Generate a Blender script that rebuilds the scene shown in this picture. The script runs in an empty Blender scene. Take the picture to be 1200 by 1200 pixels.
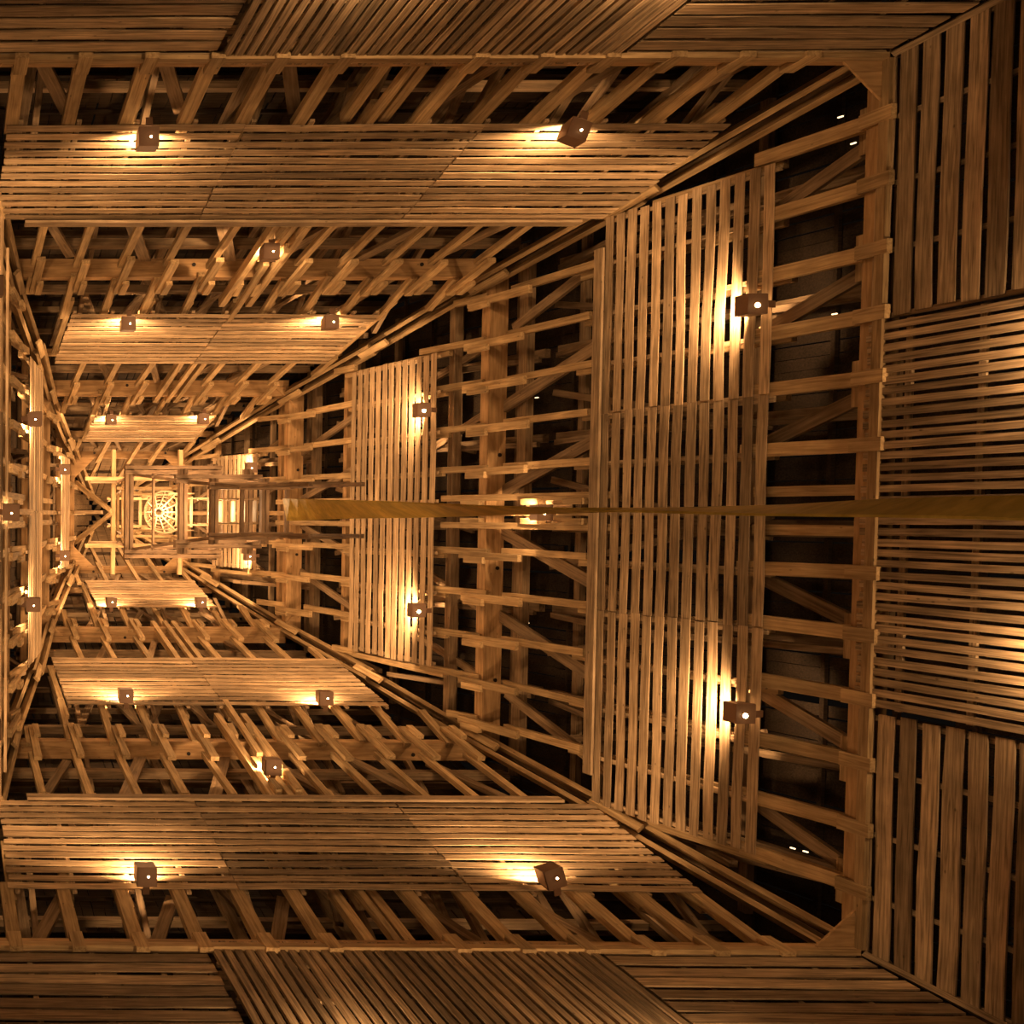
import bpy, math, random
from mathutils import Vector, Matrix
random.seed(7)
C = bpy.context.scene.collection
scn = bpy.context.scene
R = math.radians

# ------------------------------------------------------------------ camera (looks straight up the spire)
F_PX, PPX, PPY = 1200.0, -95.42, 641.82
rx, ry, rz = R(1.84832383), R(0.60569521), R(0.1430806)
RX = Matrix(((1,0,0),(0,math.cos(rx),-math.sin(rx)),(0,math.sin(rx),math.cos(rx))))
RY = Matrix(((math.cos(ry),0,math.sin(ry)),(0,1,0),(-math.sin(ry),0,math.cos(ry))))
RZ = Matrix(((math.cos(rz),-math.sin(rz),0),(math.sin(rz),math.cos(rz),0),(0,0,1)))
ROT = RZ @ RY @ RX                       # rows: image right, image down, forward
cam_d = bpy.data.cameras.new('camera'); cam = bpy.data.objects.new('camera', cam_d); C.objects.link(cam)
cam_d.sensor_width = 36; cam_d.lens = 36 * F_PX / 1200
cam_d.shift_x = (600 - PPX) / 1200; cam_d.shift_y = (PPY - 600) / 1200
cam_d.clip_start = 0.05; cam_d.clip_end = 200
m = Matrix((ROT[0], -ROT[1], -ROT[2])).transposed()
cam.matrix_world = m.to_4x4()
scn.camera = cam

# ------------------------------------------------------------------ night sky, exposure
w = bpy.data.worlds.new('world'); scn.world = w; w.use_nodes = True
w.node_tree.nodes['Background'].inputs[0].default_value = (0.012, 0.009, 0.007, 1)
w.node_tree.nodes['Background'].inputs[1].default_value = 0.25
scn.view_settings.view_transform = 'Standard'; scn.view_settings.look = 'None'
scn.view_settings.exposure = 0.0; scn.view_settings.gamma = 1
scn.view_settings.use_curve_mapping = False
LAMP_W = 148.0                           # watt of one wall washer
LAMP_COL = (1.0, 0.61, 0.29)
scn.cycles.max_bounces = 6; scn.cycles.diffuse_bounces = 4

# ------------------------------------------------------------------ the spire's profile
AX, AY, ASP = 5.654, -0.0746, 1.0208
PROF = [(-2, 6.25), (6, 5.72), (12.235, 5.2214), (13.30, 5.03), (15.73, 4.47), (18.373, 4.059), (19.249, 3.727),
        (21.888, 3.195), (24.422, 2.736), (25.278, 2.399), (27.459, 1.88), (29.157, 1.461), (33.2, 0.35), (34.5, 0.02)]
def W(z):
    for (a, wa), (b, wb) in zip(PROF, PROF[1:]):
        if z <= b: return wa + (wb - wa) * (z - a) / (b - a)
    return 0.02
FACE = {'right': ((1,0), (0,1)), 'left': ((-1,0), (0,1)), 'back': ((0,-1), (1,0)), 'front': ((0,1), (1,0))}
def P(face, u, z, off=0.0, w=None):
    n, t = FACE[face]
    d = (W(z) if w is None else w) * (ASP if n[0] else 1) + off
    return Vector((AX + n[0]*d + t[0]*u, AY + n[1]*d + t[1]*u, z))
def N(face): n = FACE[face][0]; return Vector((n[0], n[1], 0))
def T(face): t = FACE[face][1]; return Vector((t[0], t[1], 0))
def ray(px, py):                         # direction through a point of the picture, z = 1
    v = ROT.transposed() @ Vector(((px-PPX)/F_PX, (py-PPY)/F_PX, 1)); return v / v.z
def hit(face, px, py, off=0.0):          # where that direction meets the face: (u, z)
    r = ray(px, py); n, t = FACE[face]; lo, hi = 3.0, 34.0
    def g(z):
        return n[0]*(r.x*z-AX) + n[1]*(r.y*z-AY) - (W(z)*(ASP if n[0] else 1)+off)
    s0 = g(hi)
    a, b = hi, hi
    k = hi
    while k > 3:                          # walk down to the first sign change
        if g(k)*s0 < 0: a = k; break
        b = k; k -= .25
    for _ in range(40):
        mid = (a+b)/2
        if g(mid)*s0 < 0: a = mid
        else: b = mid
    z = (a+b)/2
    return (t[0]*(r.x*z-AX) + t[1]*(r.y*z-AY), z)
def on_axis(px):                          # height at which the axis shows at picture column px
    lo, hi = 3, 60
    for _ in range(50):
        mid = (lo+hi)/2
        q = ROT @ Vector((AX, AY, mid)); x = PPX + F_PX*q.x/q.z
        if x > px: lo = mid
        else: hi = mid
    return lo

# ------------------------------------------------------------------ materials
def wood(name, dark, light, vary=.35, rough=.72, grain=26, knots=True):
    mt = bpy.data.materials.new(name); mt.use_nodes = True; nt = mt.node_tree; nd = nt.nodes; lk = nt.links
    b = nd['Principled BSDF']; b.inputs['Roughness'].default_value = rough
    b.inputs['Specular IOR Level'].default_value = .25
    tc = nd.new('ShaderNodeTexCoord'); oi = nd.new('ShaderNodeObjectInfo')
    mp = nd.new('ShaderNodeMapping'); mp.inputs['Scale'].default_value = (1.1, grain, grain)
    ad = nd.new('ShaderNodeVectorMath'); ad.operation = 'ADD'
    sc = nd.new('ShaderNodeVectorMath'); sc.operation = 'SCALE'; sc.inputs['Scale'].default_value = 37
    cb = nd.new('ShaderNodeCombineXYZ')
    for i in range(3): lk.new(oi.outputs['Random'], cb.inputs[i])
    lk.new(cb.outputs[0], sc.inputs[0]); lk.new(tc.outputs['Object'], ad.inputs[0]); lk.new(sc.outputs[0], ad.inputs[1])
    lk.new(ad.outputs[0], mp.inputs['Vector'])
    nz = nd.new('ShaderNodeTexNoise'); nz.inputs['Scale'].default_value = 1.6; nz.inputs['Detail'].default_value = 6
    nz.inputs['Distortion'].default_value = .6; lk.new(mp.outputs[0], nz.inputs['Vector'])
    cr = nd.new('ShaderNodeValToRGB'); e = cr.color_ramp.elements
    e[0].position = .3; e[0].color = (*dark, 1); e[1].position = .68; e[1].color = (*light, 1)
    lk.new(nz.outputs['Fac'], cr.inputs[0])
    # blotches of age along the board
    n2 = nd.new('ShaderNodeTexNoise'); n2.inputs['Scale'].default_value = 2.3; n2.inputs['Detail'].default_value = 3
    lk.new(ad.outputs[0], n2.inputs['Vector'])
    mr = nd.new('ShaderNodeMapRange'); mr.inputs[1].default_value = .3; mr.inputs[2].default_value = .7
    mr.inputs[3].default_value = .72; mr.inputs[4].default_value = 1.1; lk.new(n2.outputs['Fac'], mr.inputs[0])
    m2 = nd.new('ShaderNodeMapRange'); m2.inputs[3].default_value = 1-vary; m2.inputs[4].default_value = 1+vary*.5
    lk.new(oi.outputs['Random'], m2.inputs[0])
    mm = nd.new('ShaderNodeMath'); mm.operation = 'MULTIPLY'; lk.new(mr.outputs[0], mm.inputs[0]); lk.new(m2.outputs[0], mm.inputs[1])
    hs = nd.new('ShaderNodeHueSaturation'); lk.new(cr.outputs[0], hs.inputs['Color']); lk.new(mm.outputs[0], hs.inputs['Value'])
    out = hs.outputs[0]
    if knots:
        vo = nd.new('ShaderNodeTexVoronoi'); vo.inputs['Scale'].default_value = 3.1
        mk = nd.new('ShaderNodeMapping'); mk.inputs['Scale'].default_value = (1, 2.0, 2.0)
        lk.new(ad.outputs[0], mk.inputs[0]); lk.new(mk.outputs[0], vo.inputs['Vector'])
        kr = nd.new('ShaderNodeMapRange'); kr.inputs[1].default_value = .03; kr.inputs[2].default_value = .085
        kr.inputs[3].default_value = .45; kr.inputs[4].default_value = 1; lk.new(vo.outputs['Distance'], kr.inputs[0])
        h2 = nd.new('ShaderNodeHueSaturation'); lk.new(out, h2.inputs['Color']); lk.new(kr.outputs[0], h2.inputs['Value']); out = h2.outputs[0]
    lk.new(out, b.inputs['Base Color'])
    bp = nd.new('ShaderNodeBump'); bp.inputs['Strength'].default_value = .35; bp.inputs['Distance'].default_value = .01
    lk.new(nz.outputs['Fac'], bp.inputs['Height']); lk.new(bp.outputs[0], b.inputs['Normal'])
    return mt
M = {
 'slat': wood('slat_wood', (.25,.155,.08), (.64,.44,.255), .42),
 'slat_old': wood('aged_slat_wood', (.17,.11,.06), (.54,.37,.215), .48),
 'rafter': wood('rafter_wood', (.30,.18,.08), (.60,.40,.20), .3, grain=18),
 'beam': wood('beam_wood', (.30,.165,.07), (.56,.335,.155), .15, grain=12),
 'brace': wood('brace_wood', (.17,.105,.055), (.38,.25,.14), .35, grain=18),  # darker than the rafters: shade on the outer truss put into the colour
 'outer': wood('shaded_outer_wood', (.022,.013,.007), (.075,.045,.024), .4, knots=False),  # nearly black: the shadow behind the rafters is put into the wood colour
 'mast': wood('mast_wood', (.2,.12,.07), (.46,.30,.18), .3, grain=16),
 'yellow': wood('ochre_board', (.66,.42,.07), (.88,.60,.13), .05, rough=.5, grain=8),
}
def plain(name, col, rough=.5, metal=0, emit=None, strength=0):
    mt = bpy.data.materials.new(name); mt.use_nodes = True; nt = mt.node_tree; b = nt.nodes['Principled BSDF']
    nz = nt.nodes.new('ShaderNodeTexNoise'); nz.inputs['Scale'].default_value = 14
    cr = nt.nodes.new('ShaderNodeValToRGB'); cr.color_ramp.elements[0].color = (*[c*.75 for c in col], 1); cr.color_ramp.elements[1].color = (*col, 1)
    nt.links.new(nz.outputs['Fac'], cr.inputs[0]); nt.links.new(cr.outputs[0], b.inputs['Base Color'])
    b.inputs['Roughness'].default_value = rough; b.inputs['Metallic'].default_value = metal
    if emit: b.inputs['Emission Color'].default_value = (*emit, 1); b.inputs['Emission Strength'].default_value = strength
    return mt
M['housing'] = plain('rusty_brown_metal', (.24,.13,.075), .45, .3)
M['bolt'] = plain('dark_bolt', (.03,.02,.015), .5, .6)
M['lens'] = plain('glowing_lens', (1,.8,.5), .4, 0, (1,.72,.36), 60)
M['glow'] = plain('lamp_tube', (1,.8,.5), .4, 0, (1,.62,.28), 14)
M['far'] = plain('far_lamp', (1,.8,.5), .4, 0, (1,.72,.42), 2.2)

# ------------------------------------------------------------------ builders
def tag(o, label=None, cat=None, group=None, kind=None):
    if label: o['label'] = label
    if cat: o['category'] = cat
    if group: o['group'] = group
    if kind: o['kind'] = kind
    return o
def empty(name, loc):
    o = bpy.data.objects.new(name, None); C.objects.link(o); o.location = loc; o.empty_display_size = .2
    o['_w'] = tuple(loc); return o
WPOS = {}
def link(name, me, mat, mw, parent=None):
    o = bpy.data.objects.new(name, me); C.objects.link(o)
    if mat and not me.materials: me.materials.append(M[mat])
    if parent is not None:
        o.parent = parent; pm = WPOS[parent.name]; o.matrix_local = pm.inverted() @ mw
    else: o.matrix_local = mw
    WPOS[o.name] = mw.copy()
    return o
def root(name, loc, label=None, cat=None, group=None, kind=None):
    o = bpy.data.objects.new(name, None); C.objects.link(o); o.location = loc; o.empty_display_size = .2
    WPOS[o.name] = Matrix.Translation(Vector(loc)); tag(o, label, cat, group, kind); return o
def frame_matrix(p0, p1, wdir):
    x = (p1-p0).normalized(); y = (wdir - wdir.dot(x)*x).normalized(); z = x.cross(y)
    mt = Matrix((x, y, z)).transposed().to_4x4(); mt.translation = (p0+p1)/2
    return mt
def board(name, p0, p1, wdir, wid, th, mat, parent=None, seg=1, wob=0.0, cut=(0,0), bend=0.0, ends=0.0):
    """plank from p0 to p1; wid along wdir, th across; cut skews its two ends; bend / wob bow it sideways"""
    L = (p1-p0).length; mw = frame_matrix(p0, p1, wdir); vs = []; fs = []
    b1 = random.uniform(-1, 1)*bend; b2 = random.uniform(-1, 1)*bend
    e = (random.uniform(-1,1)*ends, random.uniform(-1,1)*ends)
    for i in range(seg+1):
        t = i/seg; x = -L/2 + L*t + (e[0] if i == 0 else e[1] if i == seg else 0)
        oy = b1*math.sin(math.pi*t) + b2*math.sin(2*math.pi*t) + random.uniform(-1,1)*wob
        oz = (b2*math.sin(math.pi*t) + random.uniform(-1,1)*wob)*.6
        hw = wid/2*(1+random.uniform(-1,1)*min(wob*6, .07)); k = cut[0] if i == 0 else (cut[1] if i == seg else 0)
        for sy, sz in ((-1,-1),(1,-1),(1,1),(-1,1)):
            vs.append((x + k*sy*wid/2, oy+sy*hw, oz+sz*th/2))
    for i in range(seg):
        a = 4*i
        for j in range(4): fs.append((a+j, a+(j+1)%4, a+4+(j+1)%4, a+4+j))
    fs.append((3,2,1,0)); a = 4*seg; fs.append((a,a+1,a+2,a+3))
    me = bpy.data.meshes.new(name); me.from_pydata(vs, [], fs); me.validate()
    return link(name, me, mat, mw, parent)
class Pile:                              # many small boards joined as one stuff mesh
    def __init__(s): s.v = []; s.f = []
    def add(s, p0, p1, wdir, wid, th):
        L = (p1-p0).length
        if L < .02: return
        mw = frame_matrix(p0, p1, wdir); a = len(s.v)
        for sx in (-1, 1):
            for sy, sz in ((-1,-1),(1,-1),(1,1),(-1,1)): s.v.append(mw @ Vector((sx*L/2, sy*wid/2, sz*th/2)))
        for j in range(4): s.f.append((a+j, a+(j+1)%4, a+4+(j+1)%4, a+4+j))
        s.f.append((a+3,a+2,a+1,a)); s.f.append((a+4,a+5,a+6,a+7))
    def build(s, name, mat, parent):
        me = bpy.data.meshes.new(name); me.from_pydata(s.v, [], s.f)
        o = link(name, me, mat, Matrix.Identity(4), parent); return o
def solid(name, verts, faces, mat, parent=None):
    c = sum((Vector(v) for v in verts), Vector())/len(verts)
    me = bpy.data.meshes.new(name); me.from_pydata([Vector(v)-c for v in verts], [], faces)
    return link(name, me, mat, Matrix.Translation(c), parent)
def prism(name, tri, th, mat, parent):   # tri: world points, thickened by vector th
    n = len(tri); vs = [Vector(p) for p in tri] + [Vector(p)+th for p in tri]
    fs = [tuple(range(n))[::-1], tuple(range(n, 2*n))] + [(i, (i+1)%n, n+(i+1)%n, n+i) for i in range(n)]
    return solid(name, vs, fs, mat, parent)

SIDES = ['right', 'back', 'front', 'left']
WORD = {'right': 'right', 'left': 'left', 'back': 'upper', 'front': 'lower'}   # where each wall shows in the picture
S = 0.75                                  # rafter spacing
Z_UP = Vector((0,0,1))

# ------------------------------------------------------------------ walls: rafters, purlins, braces, outer cladding
SEG = [  # z0, z1, offset outward of the rafter boards, width, depth
    (12.12, 13.62, .05, .17, .10), (13.30, 16.35, .17, .12, .09), (15.95, 17.75, .06, .115, .09), (17.30, 18.62, -.03, .135, .08),
    (18.30, 19.75, .07, .12, .09), (19.20, 22.25, .16, .11, .08), (21.75, 23.7, .06, .12, .09), (23.3, 24.7, -.03, .13, .08),
    (24.35, 25.75, .06, .12, .08), (25.3, 27.75, .14, .10, .08), (27.4, 29.3, .04, .11, .08), (28.9, 31.6, .1, .10, .08)]
def zlimit(u, lim=.12):                   # height above which a rafter at u would pass the hip
    z = 11.0
    while z < 34 and W(z) - lim > abs(u): z += .05
    return z
OUT = 1.55
def Wout(z): return OUT if z < 24 else (max(.7, OUT - (z-24)*.11) if z < 31 else .7*(35-z)/4)
walls = {}
for fc in SIDES:
    wl = root('wall_'+{'right':'right','left':'left','back':'back','front':'front'}[fc], P(fc, 0, -1.6), kind='structure',
              label=WORD[fc]+' wall of the open timber spire, rafters, braces and shade-darkened cladding')
    walls[fc] = wl; n, t = N(fc), T(fc)
    # rafters out of lapped boards
    us = [k*S - (.09 if fc in ('back', 'front') else 0) for k in range(-6, 7) if k != 0]
    for u in us:
        zl = zlimit(u); first = None
        for i, (z0, z1, off, wd, dp) in enumerate(SEG):
            if z0 > zl - .3: break
            z1c = min(z1, zl+.1); uu = u + random.uniform(-1,1)*.02 + (.045 if i % 2 else -.03)
            a, b = P(fc, uu, z0, off), P(fc, uu+random.uniform(-1,1)*.02, z1c, off)
            if first is None: first = board('rafter', a, b, t, wd, dp, 'rafter', wl, ends=.08)
            else: board('lap_board', a, b, t, wd*random.uniform(.9,1.1), dp, 'rafter', first, ends=.1)
            if i == 0:                     # short cleat lapping over the ring
                board('cleat', P(fc, uu, z0-.22, -.07), P(fc, uu, z0+.16, -.06), t, wd*.95, .07, 'rafter', first)
            if i in (3, 7) :
                board('cleat', P(fc, uu+.07, z0+.75, -.13), P(fc, uu+.07, z0+1.2, -.12), t, .11, .07, 'rafter', first)
    # flanking pair beside the centre line, with packing blocks
    for sg in (-1, 1):
        f = None
        for z0, z1, off in ((12.12, 13.6, .16), (15.6, 19.2, .12), (21.7, 24.8, .12)):
            a, b = P(fc, sg*.245, z0, off), P(fc, sg*.245, z1, off)
            if f is None: f = board('rafter', a, b, t, .13, .12, 'rafter', wl)
            else: board('lap_board', a, b, t, .11, .16, 'rafter', f)
        board('back_board', P(fc, sg*.11, 16.5, .2), P(fc, sg*.11, 17.5, .2), t, .2, .03, 'slat', f)
        for z0 in (16.0, 16.9, 18.3): board('packing_block', P(fc, sg*.16, z0, .0), P(fc, sg*.16, z0+.38, .0), t, .1, .16, 'rafter', f)
    c0 = board('rafter', P(fc, .02, 12.08, .05), P(fc, .02, 13.6, .05), t, .09, .1, 'rafter', wl)
    for z0, z1, off in ((13.3, 16.3, .17), (15.9, 17.9, .05), (17.5, 19.6, -.02), (19.2, 22.2, .16), (21.8, 24.7, .03), (24.3, 27.7, .12), (27.4, 31.5, .06)):
        board('lap_board', P(fc, .02, z0, off), P(fc, .02, z1, off), t, .1, .08, 'rafter', c0)
    # purlins behind the rafters
    for z, off, hw in ((12.75, .8, .24), (16.9, 1.1, .16), (19.5, .5, .2), (22.7, .45, .18), (25.1, .42, .2), (27.9, .35, .15)):
        e = W(z)+off*.7
        board('purlin', P(fc, -e, z, off), P(fc, e, z, off), Z_UP, hw, .14, 'brace' if z < 20 else 'beam', wl, seg=3)
    # braces in the plane of the wall, leaning away from the centre line as they go down
    for sg in (-1, 1):
        for (u0, z0, u1, z1, wd, off) in ((.35,18.3,1.35,15.7,.2,.36), (1.85,18.3,2.8,15.7,.2,.36), (3.2,18.1,4.05,15.9,.16,.36),
                                          (.30,24.3,1.0,22.0,.14,.32), (1.4,24.3,2.15,22.0,.14,.32),
                                          (.9,20.9,1.9,18.6,.13,.5), (2.3,21,3.1,18.6,.13,.5),
                                          (.3,28.9,.8,27.4,.1,.25), (1.0,28.7,1.5,27.5,.1,.25),
                                          (.2,26.3,1.0,24.6,.12,.4), (1.3,26.3,2.0,24.6,.12,.4)):
            board('brace', P(fc, sg*u0, z0, off), P(fc, sg*u1, z1, off), t, wd, .07, 'brace', wl)
        for j in range(3):
            u0 = .9 + 1.5*j
            board('brace', P(fc, sg*(u0-.05), 13.75, .34), P(fc, sg*(u0+.55), 12.35, .34), t, .17, .07, 'brace', wl)
            board('packing_block', P(fc, sg*(u0+.35), 12.5, .26), P(fc, sg*(u0+.9), 12.5, .26), Z_UP, .14, .08, 'rafter', wl)
            board('packing_block', P(fc, sg*(u0+.3), 12.3, .42), P(fc, sg*(u0+.95), 12.3, .42), Z_UP, .16, .1, 'brace', wl)
    # radial struts and outer uprights of the truss
    for k in range(-6, 7):
        u = k*S + .2; zl = zlimit(u, -.3)
        for z0, z1 in ((12.9, 18.0), (18.3, 24.0), (24.2, 28.8)):
            if z0 > zl - 1: continue
            z1 = min(z1, zl)
            if k % 2 == 0:
                board('outer_post', P(fc, u, z0, 1.1 if z0 < 24 else .75), P(fc, u, z1, 1.1 if z0 < 24 else .7), t, .15, .12, 'brace', wl)
                board('strut', P(fc, u+.1, z0+.1, 1.05 if z0<24 else .7), P(fc, u+.1, min(z0+2.6, z1), .25), t, .09, .11, 'brace', wl)
                board('strut', P(fc, u+.1, z1-.1, 1.0 if z0<24 else .7), P(fc, u+.1, max(z1-2.3, z0), .3), t, .09, .11, 'brace', wl)
            elif abs(u) < W(z1):
                d = .9 if k > 0 else -.9
                board('strut', P(fc, u, z1-.2, .85 if z0<24 else .6), P(fc, u-d, z0+1.2, .9 if z0<24 else .65), t, .11, .06, 'brace', wl)
    for z in (14.6, 17.6, 18.9, 20.4, 22.2, 23.5, 24.8, 26.2, 27.4):
        e = W(z) + 1
        if z > 24: o_ = .85
        else: o_ = 1.2
        board('purlin', P(fc, -e, z, o_), P(fc, e, z, o_), Z_UP, .15, .1, 'brace', wl)
    # outer boarding: narrow boards running up the slope, too dark and small to pick apart
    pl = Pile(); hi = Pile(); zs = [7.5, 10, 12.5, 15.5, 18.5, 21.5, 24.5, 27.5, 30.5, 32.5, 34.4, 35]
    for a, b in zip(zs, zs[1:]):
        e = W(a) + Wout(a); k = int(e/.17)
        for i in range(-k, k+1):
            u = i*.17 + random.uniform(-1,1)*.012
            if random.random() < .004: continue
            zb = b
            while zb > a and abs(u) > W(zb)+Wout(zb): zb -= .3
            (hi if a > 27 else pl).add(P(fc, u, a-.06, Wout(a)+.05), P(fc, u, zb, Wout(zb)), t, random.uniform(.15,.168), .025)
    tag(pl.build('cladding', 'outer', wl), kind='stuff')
    tag(hi.build('lit_upper_cladding', 'brace', wl), kind='stuff')  # same boarding in lighter wood: light near the apex put into its colour
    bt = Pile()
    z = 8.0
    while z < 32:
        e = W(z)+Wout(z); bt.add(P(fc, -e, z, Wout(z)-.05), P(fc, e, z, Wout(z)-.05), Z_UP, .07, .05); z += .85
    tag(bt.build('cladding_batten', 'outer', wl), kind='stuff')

# ------------------------------------------------------------------ hip rafters on the four corners
HIPW = {(1,-1): 'upper right', (1,1): 'lower right', (-1,-1): 'upper left', (-1,1): 'lower left'}
def corner(sx, sy, z, off=0.0):
    d = W(z); return Vector((AX + sx*(d*ASP+off), AY + sy*(d+off), z))
for (sx, sy), wd in HIPW.items():
    h = root('hip_rafter', corner(sx, sy, 11.8), 'long doubled diagonal corner rafter rising along the '+wd+' corner of the spire', 'rafter')
    side = Vector((sx, -sy, 0)).normalized()
    for z0, z1, off in ((11.9, 15.8, .1), (15.3, 18.6, .05), (18.1, 21.6, .1), (21.2, 24.6, .04), (24.2, 28, .08), (27.6, 32.6, .03)):
        for q in (-1, 1):
            board('plank', corner(sx, sy, z0, off)+side*q*.1, corner(sx, sy, z1, off+.02)+side*q*.1, side, .075, .2, 'rafter', h, ends=.12)
        board('lap_board', corner(sx, sy, z1-.9, off-.13), corner(sx, sy, z1-.05, off-.12), side, .13, .06, 'rafter', h)
        board('plank', corner(sx, sy, z0+.5, off+.34)+side*.12, corner(sx, sy, z1, off+.3)+side*.12, side, .06, .12, 'brace', h)

# ------------------------------------------------------------------ square rings of heavy beams
RINGS = [(12.16, .10, .26, .20, 'lowest and widest', .62), (18.40, .24, .32, .26, 'second lowest', .0), (24.45, .20, .36, .26, 'third', .42), (29.15, .16, .2, .2, 'topmost and smallest', .62)]
for z, off, wd, hh, word, gus in RINGS:
    rg = root('ring_beam', (AX, AY, z), 'square ring of heavy timber beams round the spire, '+word+' of the four rings', 'beam')
    for fc in SIDES:
        e = W(z)*(1 if FACE[fc][0][0] else ASP)+off+wd/2
        nb = board('beam', P(fc, -e, z, off), P(fc, e, z, off), N(fc), wd, hh, 'beam', rg, seg=4)
        if z > 13: board('second_beam', P(fc, -e, z-.35, off+wd*.95), P(fc, e, z-.35, off+wd*.95), N(fc), wd*.4, hh, 'brace', rg, seg=4)
        else:
            board('ledger', P(fc, -e, z-.16, off-.16), P(fc, e, z-.16, off-.16), N(fc), .06, .12, 'rafter', rg, seg=4)
        for k in range(-4, 5):
            if abs(k*1.0) < e-.4 and k % 2 and z > 13:
                p = P(fc, k*1.0, z-hh/2, off+.03)
                vs = [p+Vector((math.cos(a)*.035, math.sin(a)*.035, dz)) for dz in (-.012, .01) for a in [i*math.pi/4 for i in range(8)]]
                solid('bolt_head', vs, [tuple(range(8))[::-1]] + [(i, (i+1)%8, 8+(i+1)%8, 8+i) for i in range(8)], 'bolt', nb)
    if gus:
        for (sx, sy) in HIPW:
            c = corner(sx, sy, z-hh/2-.03, off-.02); g = gus*1.25
            prism('gusset_plate', [c, c-Vector((sx*g, 0, 0)), c-Vector((0, sy*g, 0))], Vector((0,0,.03)), 'beam', rg)

# ------------------------------------------------------------------ slatted panels
def panel(fc, z0, z1, u0, u1, n, mat, label, along=False, hip=None, wid=None, th=.015, group=None):
    pn = root('slatted_panel', P(fc, (u0+u1)/2, z0, 0), label, 'panel', group); nn, t = N(fc), T(fc)
    slope = (P(fc, 0, z1)-P(fc, 0, z0)).normalized()
    if not along:                         # slats level, one above the other
        pitch = (z1-z0)/n; wd = pitch*(wid or .68)
        for i in range(n):
            z = z0 + pitch*(i+.5); a, b = u0, u1
            if hip: 
                if hip < 0: a = -(W(z)-.04)
                else: b = W(z)-.04
            tl = random.uniform(-1,1)*.010
            board('slat', P(fc, a, z-tl, -.03), P(fc, b, z+tl, -.03+random.uniform(-1,1)*.006), slope, wd*random.uniform(.95,1.05), th, mat, pn,
                  seg=5, wob=.004, bend=.012, ends=.018)
        k = math.ceil(u0/S)
        ub = [kk*S+.02 for kk in range(k, math.floor(u1/S)+1)]
        if not ub or ub[0]-u0 > .2: ub = [u0+.06]+ub
        if u1-ub[-1] > .2: ub.append(u1-.06)
        for u in ub:
            if abs(u) > W(z1)-.1 and hip: 
                zz = zlimit(u, .1); 
                if zz < z0+.2: continue
                board('batten', P(fc, u, z0, .012), P(fc, u, min(z1, zz), .012), t, .06, .04, mat, pn)
            else: board('batten', P(fc, u, z0, .012), P(fc, u, z1, .012), t, .06, .04, mat, pn)
    else:
        pitch = (u1-u0)/n
        for i in range(n):
            u = u0+pitch*(i+.5); q = random.uniform(-1,1)*.008
            board('slat', P(fc, u+q, z0, -.04), P(fc, u-q, z1, -.04), t, pitch*(wid or .66)*random.uniform(.93,1.06), .045, mat, pn, seg=3, wob=.003, bend=.006, ends=.02)
        z = z0+.35
        while z < z1:
            board('batten', P(fc, u0, z, .0), P(fc, u1, z, .0), slope, .07, .035, mat, pn); z += .75
    return pn
def zmid(fc, v): # height of a level edge crossing picture row / column v, taken near the middle of the wall
    return hit(fc, v, 600)[1] if fc in ('right', 'left') else hit(fc, 420, v)[1]
def umean(fc, pts): return sum(hit(fc, *p)[0] for p in pts)/len(pts)
PAN = {}
# P1: three panels a side
spec = {
 'back':  (142, 255, [[(3,145),(1,240)], [(283,145),(237,253)], [(550,163),(477,247)], [(870,125),(735,245)]]),
 'front': (1047, 942, [[(5,1040),(2,945)], [(230,940),(277,1047)], [(477,953),(547,1047)], [(702,948),(820,1050)]]),
 'right': (903, 702, [[(925,185),(705,260)], [(700,485),(900,464)], [(705,715),(895,735)], [(697,943),(885,1000)]]),
}
ROWN = ['lowest row', 'middle row', 'top row']
PLACE = {'right': ['upper end', 'centre', 'lower end'], 'left': ['upper end', 'centre', 'lower end'],
         'back': ['left end', 'centre', 'right end'], 'front': ['left end', 'centre', 'right end']}
def cap(s): return s
P1 = {}
for fc, (a, b, ud) in spec.items():
    z0, z1 = zmid(fc, a), zmid(fc, b); U = [umean(fc, p) for p in ud]; P1[fc] = (z0, z1, U)
P1['left'] = P1['right']
for fc in SIDES:
    z0, z1, U = P1[fc]
    for i in range(3):
        panel(fc, z0, z1, U[i]+.004, U[i+1]-.004, 13, 'slat_old' if i == 1 else 'slat',
              'large weathered slatted panel in the broad band of the %s wall, %s' % (WORD[fc], PLACE[fc][i]))
    tr = P(fc, 0, z1+.1, -.1)
    e0, e1 = U[0]+.45, U[3]-.45
    b_ = board('trim_board', P(fc, e0, z1-.01, -.09), P(fc, e1, z1-.01, -.09), Z_UP - N(fc)*.1, .17, .04, 'slat', None, seg=5, wob=.002)
    tag(b_, 'long plain edging plank along the top of the broad slatted band, %s wall' % WORD[fc], 'plank')
spec2 = {
 'back':  (366, 425, [[(85,368),(62,425)], [(265,368),(232,422)], [(455,365),(375,425)]]),
 'front': (829, 773, [[(62,773),(77,826)], [(246,800),(257,825)], [(400,775),(447,828)]]),
 'right': (512, 411, [[(413,436),(516,414)], [(460,592)], [(408,762),(508,780)]]),
 'left':  (32, 48, [[(33,416),(48,438)], [(40,600)], [(33,783),(45,762)]]),
}
P2 = {}
for fc in SIDES:
    a, b, ud = spec2[fc]; z0, z1 = zmid(fc, a), zmid(fc, b); U = [umean(fc, p) for p in ud]; P2[fc] = (z0, z1, U)
    for i in range(2):
        panel(fc, z0, z1, U[i]+.004, U[i+1]-.004, 13, 'slat',
              'mid-height slatted panel between second and third ring, %s wall, %s half' % (WORD[fc], (('upper','lower') if fc in ('right','left') else ('left','right'))[i]))
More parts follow.
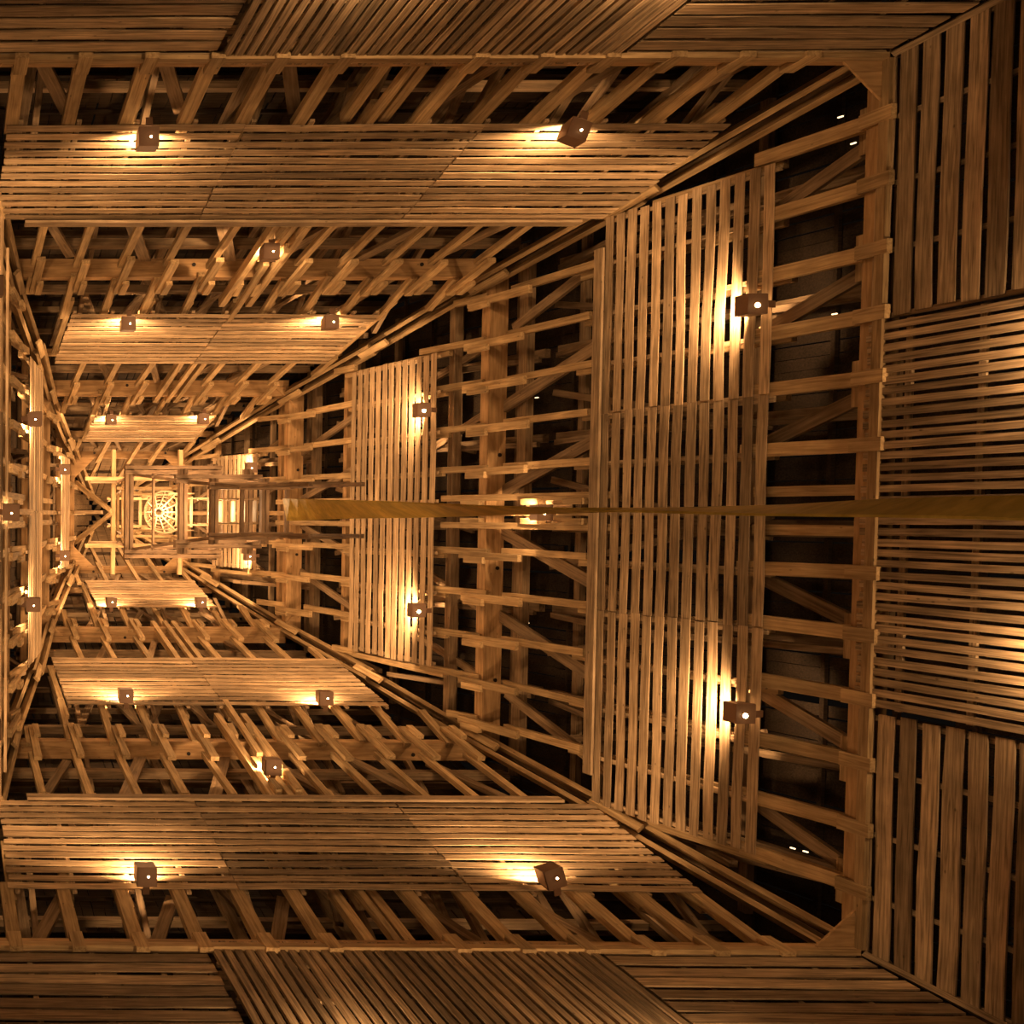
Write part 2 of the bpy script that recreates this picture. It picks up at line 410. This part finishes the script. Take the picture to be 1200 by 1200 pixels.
spec3 = {
 'back':  (485, 517, [[(112,487),(97,517)], [(257,483),(223,515)]]),
 'front': (714, 682, [[(100,682),(115,713)], [(228,682),(252,712)]]),
 'right': (303, 250, [[(250,537),(297,531)], [(250,662),(300,668)]]),
 'left':  (70, 80, [[(70,533)], [(70,667)]]),
}
P3 = {}
for fc in SIDES:
    a, b, ud = spec3[fc]; z0, z1 = zmid(fc, a), zmid(fc, b); U = [umean(fc, p) for p in ud]; P3[fc] = (z0, z1, U)
    panel(fc, z0, z1, U[0], U[1], 11, 'slat', 'small high panel of pale level slats above the third ring, %s wall' % WORD[fc])
print('P1', {k: (round(v[0],2), round(v[1],2), [round(x,2) for x in v[2]]) for k, v in P1.items()})
print('P2', {k: (round(v[0],2), round(v[1],2), [round(x,2) for x in v[2]]) for k, v in P2.items()})
print('P3', {k: (round(v[0],2), round(v[1],2), [round(x,2) for x in v[2]]) for k, v in P3.items()})
# P0: lowest band, in front of the first ring; the middle field has slats running up the slope
ubk = [umean('back', [(250,74),(285,4)]), umean('back', [(712,72),(800,3)])]
urt = [umean('right', [(1017,382),(1195,340)]), umean('right', [(1008,828),(1195,865)])]
for fc in SIDES:
    ua, ub = (urt if fc in ('right', 'left') else ubk)
    zt, zb = 12.14, 8.35
    panel(fc, zb, zt, -W(zb), ua-.03, 16, 'slat_old', 'dark panel of level slats in the lowest band, %s wall, %s' % (WORD[fc], PLACE[fc][0]), hip=-1, wid=.76, th=.02)
    panel(fc, zb, zt, ub+.03, W(zb), 16, 'slat_old', 'dark panel of level slats in the lowest band, %s wall, %s' % (WORD[fc], PLACE[fc][2]), hip=1, wid=.76, th=.02)
    panel(fc, zb, zt, ua+.03, ub-.03, round((ub-ua)/.126), 'slat_old', 'panel of close slats running up the slope in the lowest band, centre of %s wall' % WORD[fc], along=True)
for (sx, sy), wd in HIPW.items():
    b_ = board('corner_strip', corner(sx, sy, 8.3, -.05), corner(sx, sy, 12.1, -.05), Vector((sx, -sy, 0)), .07, .05, 'slat_old', None)
    tag(b_, 'thin corner strip where two dark lowest slatted panels meet, %s corner' % wd, 'strip')

# ------------------------------------------------------------------ lamps
def lamp(fc, px, py, label, off=.26, size=.25, power=1.0, name='wall_lamp', u=None, z=None, turn=0.0, lr=.013):
    if z is None: u, z = hit(fc, px, py, -off)
    n, t = N(fc), T(fc)
    if turn: 
        rm = Matrix.Rotation(turn, 3, 'Z'); n, t = rm @ n, rm @ t
    c = P(fc, u, z, -off); h = size/2; H = size*.85
    lp = root(name, c, label, 'lamp', 'wall washer lamps')
    q = lambda a, b, k: c + t*a + n*b + Z_UP*k
    # folded sheet housing: four sides, open top; the outer side falls back
    def pl(nm, a, b, d, e, th):
        nrm = (Vector(b)-Vector(a)).cross(Vector(d)-Vector(a)).normalized()*th
        return prism(nm, [a, b, d, e], nrm, 'housing', lp)
    pl('housing', q(-h,-h,-H/2), q(h,-h,-H/2), q(h,h,-H/2), q(-h,h,-H/2), .008)
    pl('side_plate', q(-h,-h,-H/2), q(h,-h,-H/2), q(h,-h,H/2), q(-h,-h,H/2), .008)
    pl('side_plate', q(-h,-h,-H/2), q(-h,h,-H/2), q(-h,h*.6,H/2), q(-h,-h,H/2), .008)
    pl('side_plate', q(h,-h,-H/2), q(h,h,-H/2), q(h,h*.6,H/2), q(h,-h,H/2), .008)
    pl('bracket', q(-h*.35,h,-H*.45), q(h*.35,h,-H*.45), q(h*.35,off-.02,-H*.3), q(-h*.35,off-.02,-H*.3), .02)
    p = q(h*.15, -h*.1, -H/2-.012)
    for nm, r0, dz in (('lens_collar', lr+.012, .004), ('lens', lr, -.004)):
        vs = [p+Vector((math.cos(a)*r0, math.sin(a)*r0, dz+k)) for k in (-.006, .006) for a in [i*math.pi/6 for i in range(12)]]
        solid(nm, vs, [tuple(range(12))[::-1], tuple(range(12,24))] + [(i, (i+1)%12, 12+(i+1)%12, 12+i) for i in range(12)], 'housing' if nm != 'lens' else 'lens', lp)
    g = board('lamp_tube', q(-h*.7, 0, H*.25), q(h*.7, 0, H*.25), n, .05, .05, 'glow', lp)
    ld = bpy.data.lights.new('lamp_light', 'SPOT'); ld.energy = LAMP_W*power; ld.color = LAMP_COL
    ld.spot_size = R(166); ld.spot_blend = .25; ld.shadow_soft_size = .07
    lo = bpy.data.objects.new('lamp_light', ld); C.objects.link(lo); lo.parent = lp
    d = (Z_UP*1.0 + N(fc)*.07).normalized()
    lo.matrix_local = Matrix.Translation(Z_UP*(H/2+.15)) @ (-d).to_track_quat('Z', 'Y').to_matrix().to_4x4()
    # soft spill of the open box straight up the shaft
    return lp
for args in [('back',173,163,'brown box lamp at the left end of the broad slatted band, upper wall'),
             ('back',673,155,'tilted brown box lamp at the right end of the broad slatted band, upper wall'),
             ('front',170,1025,'brown box lamp at the left end of the broad slatted band, lower wall'),
             ('front',645,1027,'brown box lamp at the right end of the broad slatted band, lower wall'),
             ('right',880,358,'starry glaring lamp on the broad slatted band of the right wall, upper one'),
             ('right',866,835,'starry glaring lamp on the broad slatted band of the right wall, lower one')]:
    lamp(*args, lr=.03 if args[0] == 'right' else .013, power=1.3, turn=(.35 if args[1] in (673,) else -.3 if args[1] == 645 else 0))
for args in [('back',150,380,'small lamp on the mid-height slats of the upper wall, left one'),
             ('back',387,378,'small lamp on the mid-height slats of the upper wall, right one'),
             ('front',147,815,'small lamp on the mid-height slats of the lower wall, left one'),
             ('front',380,818,'small lamp on the mid-height slats of the lower wall, right one'),
             ('right',494,481,'small lamp on the mid-height slats of the right wall, upper one'),
             ('right',488,715,'small lamp on the mid-height slats of the right wall, lower one'),
             ('left',40,491,'small lamp on the narrow mid-height slats of the left wall, upper one'),
             ('left',38,708,'small lamp on the narrow mid-height slats of the left wall, lower one')]:
    lamp(*args, size=.25, power=1.45, lr=.03 if args[0] == 'right' else .013)
for args in [('back',130,492,'tiny lamp on the high slatted panel of the upper wall, left one'),
             ('back',238,491,'tiny lamp on the high slatted panel of the upper wall, right one'),
             ('front',130,706,'tiny lamp on the high slatted panel of the lower wall, left one'),
             ('front',235,706,'tiny lamp on the high slatted panel of the lower wall, right one'),
             ('right',294,548,'tiny lamp on the high slatted panel of the right wall, upper one'),
             ('right',292,651,'tiny lamp on the high slatted panel of the right wall, lower one'),
             ('left',75,550,'tiny lamp on the high slatted panel of the left wall, upper one'),
             ('left',75,651,'tiny lamp on the high slatted panel of the left wall, lower one')]:
    lamp(*args, size=.24, off=.24, power=1.25)
for args in [('back',316,296,'lamp hung between the twin centre rafters under the second ring, upper wall'),
             ('front',318,898,'lamp hung between the twin centre rafters under the second ring, lower wall'),
             ('right',634,601,'glaring lamp between the twin centre rafters under the second ring, right wall'),
             ('left',12,600,'lamp between the twin centre rafters under the second ring, left wall')]:
    lamp(*args, off=.2, size=.25, power=.8)
z1_ = P1['right'][0]
for u in (-2.9, 2.9): lamp('left', 0, 0, 'box lamp on the broad slatted band of the left wall, %s one' % ('upper' if u < 0 else 'lower'), u=u, z=13.45)
for fc, pts_, zz in (('back', ((395,3),(740,3)), 9.85), ('front', ((385,1197),(735,1197)), 9.45), ('right', ((1198,428),(1198,770)), 9.75), ('left', None, 9.75)):
    for k in (0, 1):
        u = hit(fc, *pts_[k])[0] if pts_ else (-1.45, 1.45)[k]
        lamp(fc, 0, 0, 'box lamp at the foot of the lowest slatted band, %s wall, %s one' % (WORD[fc], {'back':('left','right'),'front':('left','right')}.get(fc, ('upper','lower'))[k]), u=u, z=zz, power=.72)
for fc in ('left', 'right'):  # added unseen lamps, put in to light the ribbon from below
    for u in (-2.6, 2.6):
        lamp(fc, 0, 0, 'added box lamp low on the %s wall, out of the picture, lighting the ribbon, %s one' % (WORD[fc], 'upper' if u < 0 else 'lower'), u=u, z=2.0, power=.85)
# small far lights seen through chinks of the cladding
for fc, px, py, wh in [('right',1000,168,'just under the upper right corner'),('right',978,368,'beside the upper starry lamp'),('right',968,1021,'lowest of all, near the lower right corner'),
        ('right',908,993,'left of the row of four near the lower corner'),('right',918,995,'second of the row of four near the lower corner'),('right',929,994,'third of the row of four near the lower corner'),
        ('right',944,998,'right of the row of four near the lower corner'),('right',612,466,'left of the row of three above the ochre ribbon'),('right',620,465,'middle of the row of three above the ochre ribbon'),
        ('right',629,466,'right of the row of three above the ochre ribbon'),('right',612,538,'closest above the ochre ribbon'),('right',618,730,'alone below the ochre ribbon'),
        ('right',606,863,'left of the pair at the foot of the second ring'),('right',613,867,'right of the pair at the foot of the second ring'),('right',985,137,'left of the pair in the upper right corner'),
        ('right',1012,134,'right of the pair in the upper right corner'),('right',626,322,'upper of the pair at the head of the second ring'),('right',617,330,'lower of the pair at the head of the second ring')]:
    u, z = hit(fc, px, py, 1.38); a = P(fc, u, z-.03, 1.38)
    tag(board('far_light', a, P(fc, u, z+.03, 1.38), T(fc), .016, .02, 'far'), 'pinprick light through a chink, '+wh, 'light', 'pinprick lights behind the cladding')

# ------------------------------------------------------------------ hanging timber mast on the axis, narrowing downward
mast = root('hanging_mast', (AX, AY, 14.4), 'stepped timber mast of crossed square frames hanging down the middle, narrowing to its lower end', 'mast')
def sqframe(z, r, ext, wid, dp, mat='mast', double=True, name='cross_beam'):
    for sg in (-1, 1):
        for q in ((-1, 1) if double else (0,)):
            o = sg*(r+q*wid*.62)
            board(name, Vector((AX-ext, AY+o, z)), Vector((AX+ext, AY+o, z)), Vector((0,1,0)), wid, dp, mat, mast)
            board(name, Vector((AX+o, AY-ext, z+dp)), Vector((AX+o, AY+ext, z+dp)), Vector((1,0,0)), wid, dp, mat, mast)
def fz(px, h): z = on_axis(px); return z, h*z/F_PX
FR = [(fz(312, 27)[0],.38,.44,.05,.10), (fz(283,34)[0],.46,.60,.06,.16), (*fz(255,38),.84,.07,.2), (fz(222,44)[0],.76,.84,.04,.12), (*fz(202,49),1.12,.085,.2), (*fz(173,39),1.62,.1,.14)]
for z, r, e, wd, dp in FR: sqframe(z, r, e, wd, dp, 'rafter' if z > 25 else 'mast', double=z < 25 and wd > .05)
Z1, Z2, Z3, Z4 = FR[5][0], FR[4][0], FR[2][0], FR[0][0]
for (z0, r0), (z1, r1) in zip([(14.3,.36),(Z4,.40),(Z3,.58),(Z2,.86)], [(Z4+.2,.41),(Z3+.2,.59),(Z2+.2,.88),(Z1+.2,.78)]):
    for sx in (-1, 1):
        for sy in (-1, 1):
            board('post', Vector((AX+sx*r0, AY+sy*r0, z0)), Vector((AX+sx*r1, AY+sy*r1, z1)), Vector((1,0,0)), .06, .06, 'mast', mast)
for sy in (-1, 1):                        # side boards of the lower box
    for zz in (15.0, 15.45, 16.9):
        board('side_board', Vector((AX-.38, AY+sy*.40, zz)), Vector((AX+.38, AY+sy*.40, zz)), Z_UP, .22, .03, 'mast', mast)
for z, r in ((20.8, .64), (24.6, .86)):      # diagonal ties
    for sy in (-1, 1):
        board('tie', Vector((AX-r, AY+sy*r, z-.5)), Vector((AX+r, AY+sy*r, z+.5)), Z_UP, .08, .04, 'mast', mast)
for z, r in ((26.6,.62), (28.0,.5), (29.4,.4)):
    sqframe(z, r, r+.18, .07, .12, 'rafter', double=False)
for sx in (-1, 1):
    for sy in (-1, 1):
        board('post', Vector((AX+sx*.74, AY+sy*.74, 25.3)), Vector((AX+sx*.36, AY+sy*.36, 30.4)), Vector((1,0,0)), .08, .08, 'rafter', mast)
for sy in (-1, 1):
    board('arm', Vector((AX-1.5, AY+sy*.8, Z1)), Vector((AX-.7, AY+sy*.8, Z1)), Vector((0,1,0)), .1, .08, 'slat', mast)
# pale inner boards that catch the light inside the mast
for px, h, hz, th in ((196,21,.3,.03), (208,17,.3,.03), (224,18,.14,.03), (245,13,.14,.03), (259,12,.24,.03), (273,12,.16,.03), (286,12,.2,.03), (299,12,.22,.03)):
    z = on_axis(px-15); x = 15*z/F_PX; hy = h*z/F_PX
    board('inner_board', Vector((AX+x, AY-hy, z)), Vector((AX+x, AY+hy, z)), Z_UP, hz, th, 'slat', mast)
    for sy in (-1, 1): board('inner_board', Vector((AX-.2, AY+sy*hy*1.2, z+.15)), Vector((AX+x+.1, AY+sy*hy*1.2, z+.15)), Z_UP, hz*.5, .03, 'slat', mast)
for q in (-1, 1):                         # ties from the topmost ring down to the head of the mast
    board('tie', P('left', q*.85, 29.0, -.02), Vector((AX-.95, AY+q*.03, 26.6)), Vector((0,1,0)), .1, .07, 'rafter', mast)
    board('tie', P('left', q*.9, 29.6, .2), Vector((AX-.35, AY+q*.15, 31)), Vector((0,1,0)), .07, .07, 'rafter', mast)
board('arm', P('left', 0, 28.9, .1), Vector((AX-.95, AY, 28.0)), Vector((0,1,0)), .09, .08, 'slat', mast)
BZ = on_axis(192)
# round slatted basket lantern inside the mast
bk = root('basket_lantern', (AX, AY, BZ), 'glowing round lantern of concentric slatted hoops inside the hanging mast', 'lantern')
for i, (r, z) in enumerate(((.5, -0.15+BZ), (.44, 0.05+BZ), (.37, 0.22+BZ), (.29, 0.36+BZ), (.2, 0.46+BZ), (.11, 0.52+BZ))):
    vs = []; fs = []; ns = 28
    for j in range(ns):
        a = 2*math.pi*j/ns
        for rr, dz in ((r-.018, -.02), (r+.018, -.02), (r+.018, .02), (r-.018, .02)): vs.append((AX+rr*math.cos(a), AY+rr*math.sin(a), z+dz))
    for j in range(ns):
        for k in range(4): fs.append((4*j+k, 4*j+(k+1)%4, 4*((j+1)%ns)+(k+1)%4, 4*((j+1)%ns)+k))
    solid('hoop', vs, fs, 'slat', bk)
for j in range(12):
    a = 2*math.pi*j/12; d = Vector((math.cos(a), math.sin(a), 0)); c = Vector((AX, AY, 0))
    board('rib', c+d*.5+Z_UP*(BZ-.12), c+d*.08+Z_UP*(BZ+.56), Vector((-d.y, d.x, 0)), .03, .02, 'slat', bk)
for z, pw in ((BZ+.25, .35), (on_axis(200), .5), (on_axis(214), .5), (on_axis(236), .7), (on_axis(262), .6), (28.6, 1.0), (31.0, .6)):
    ld = bpy.data.lights.new('mast_light', 'POINT'); ld.energy = LAMP_W*pw; ld.color = LAMP_COL; ld.shadow_soft_size = .12
    lo = bpy.data.objects.new('mast_light', ld); C.objects.link(lo); lo.parent = bk if z == BZ+.25 else mast
    lo.location = (0, 0, z-(BZ if z == BZ+.25 else 14.4))

# ------------------------------------------------------------------ ochre ribbon-like board hanging from the mast, twisting on its way down
pts = [(300,25),(340,26),(400,21),(470,18),(550,12),(620,7),(700,2.6),(760,3.2),(800,5),(880,9),(1000,17.5),(1100,22),(1200,26),(1320,30)]
def lerp(x):
    for (a, va), (b, vb) in zip(pts, pts[1:]):
        if x <= b: return va+(vb-va)*max(0, (x-a))/(b-a)
    return pts[-1][1]
vs = []; fs = []; nst = 90
for i in range(nst+1):
    px = 334 + (1320-334)*i/nst; z = on_axis(px); full = .38 if px < 700 else .38-.22*(px-700)/620
    if px < 700: full = .36
    ratio = min(1, lerp(px)*z/F_PX/full); ang = math.asin(ratio)
    if px > 715: ang = math.pi-ang
    wd = Vector((math.cos(ang), math.sin(ang), 0)); tn = Vector((-wd.y, wd.x, 0))
    yo = -.045 + .02*math.sin(i*.07) + (0 if px > 720 else .03*(720-px)/420)
    yo += .085*max(0, min(1, (px-400)/500))
    for a, b in ((-1,-1),(1,-1),(1,1),(-1,1)):
        vs.append(Vector((AX, AY+yo, z)) + wd*a*full/2 + tn*b*.009)
for i in range(nst):
    for j in range(4): fs.append((4*i+j, 4*i+(j+1)%4, 4*i+4+(j+1)%4, 4*i+4+j))
fs += [(3,2,1,0), tuple(4*nst+k for k in range(4))]
rb = solid('hanging_ribbon', vs, fs, 'yellow')
tag(rb, 'long twisting ochre yellow ribbon board hanging from the mast across the right wall', 'ribbon')
print('objects', len(bpy.data.objects))
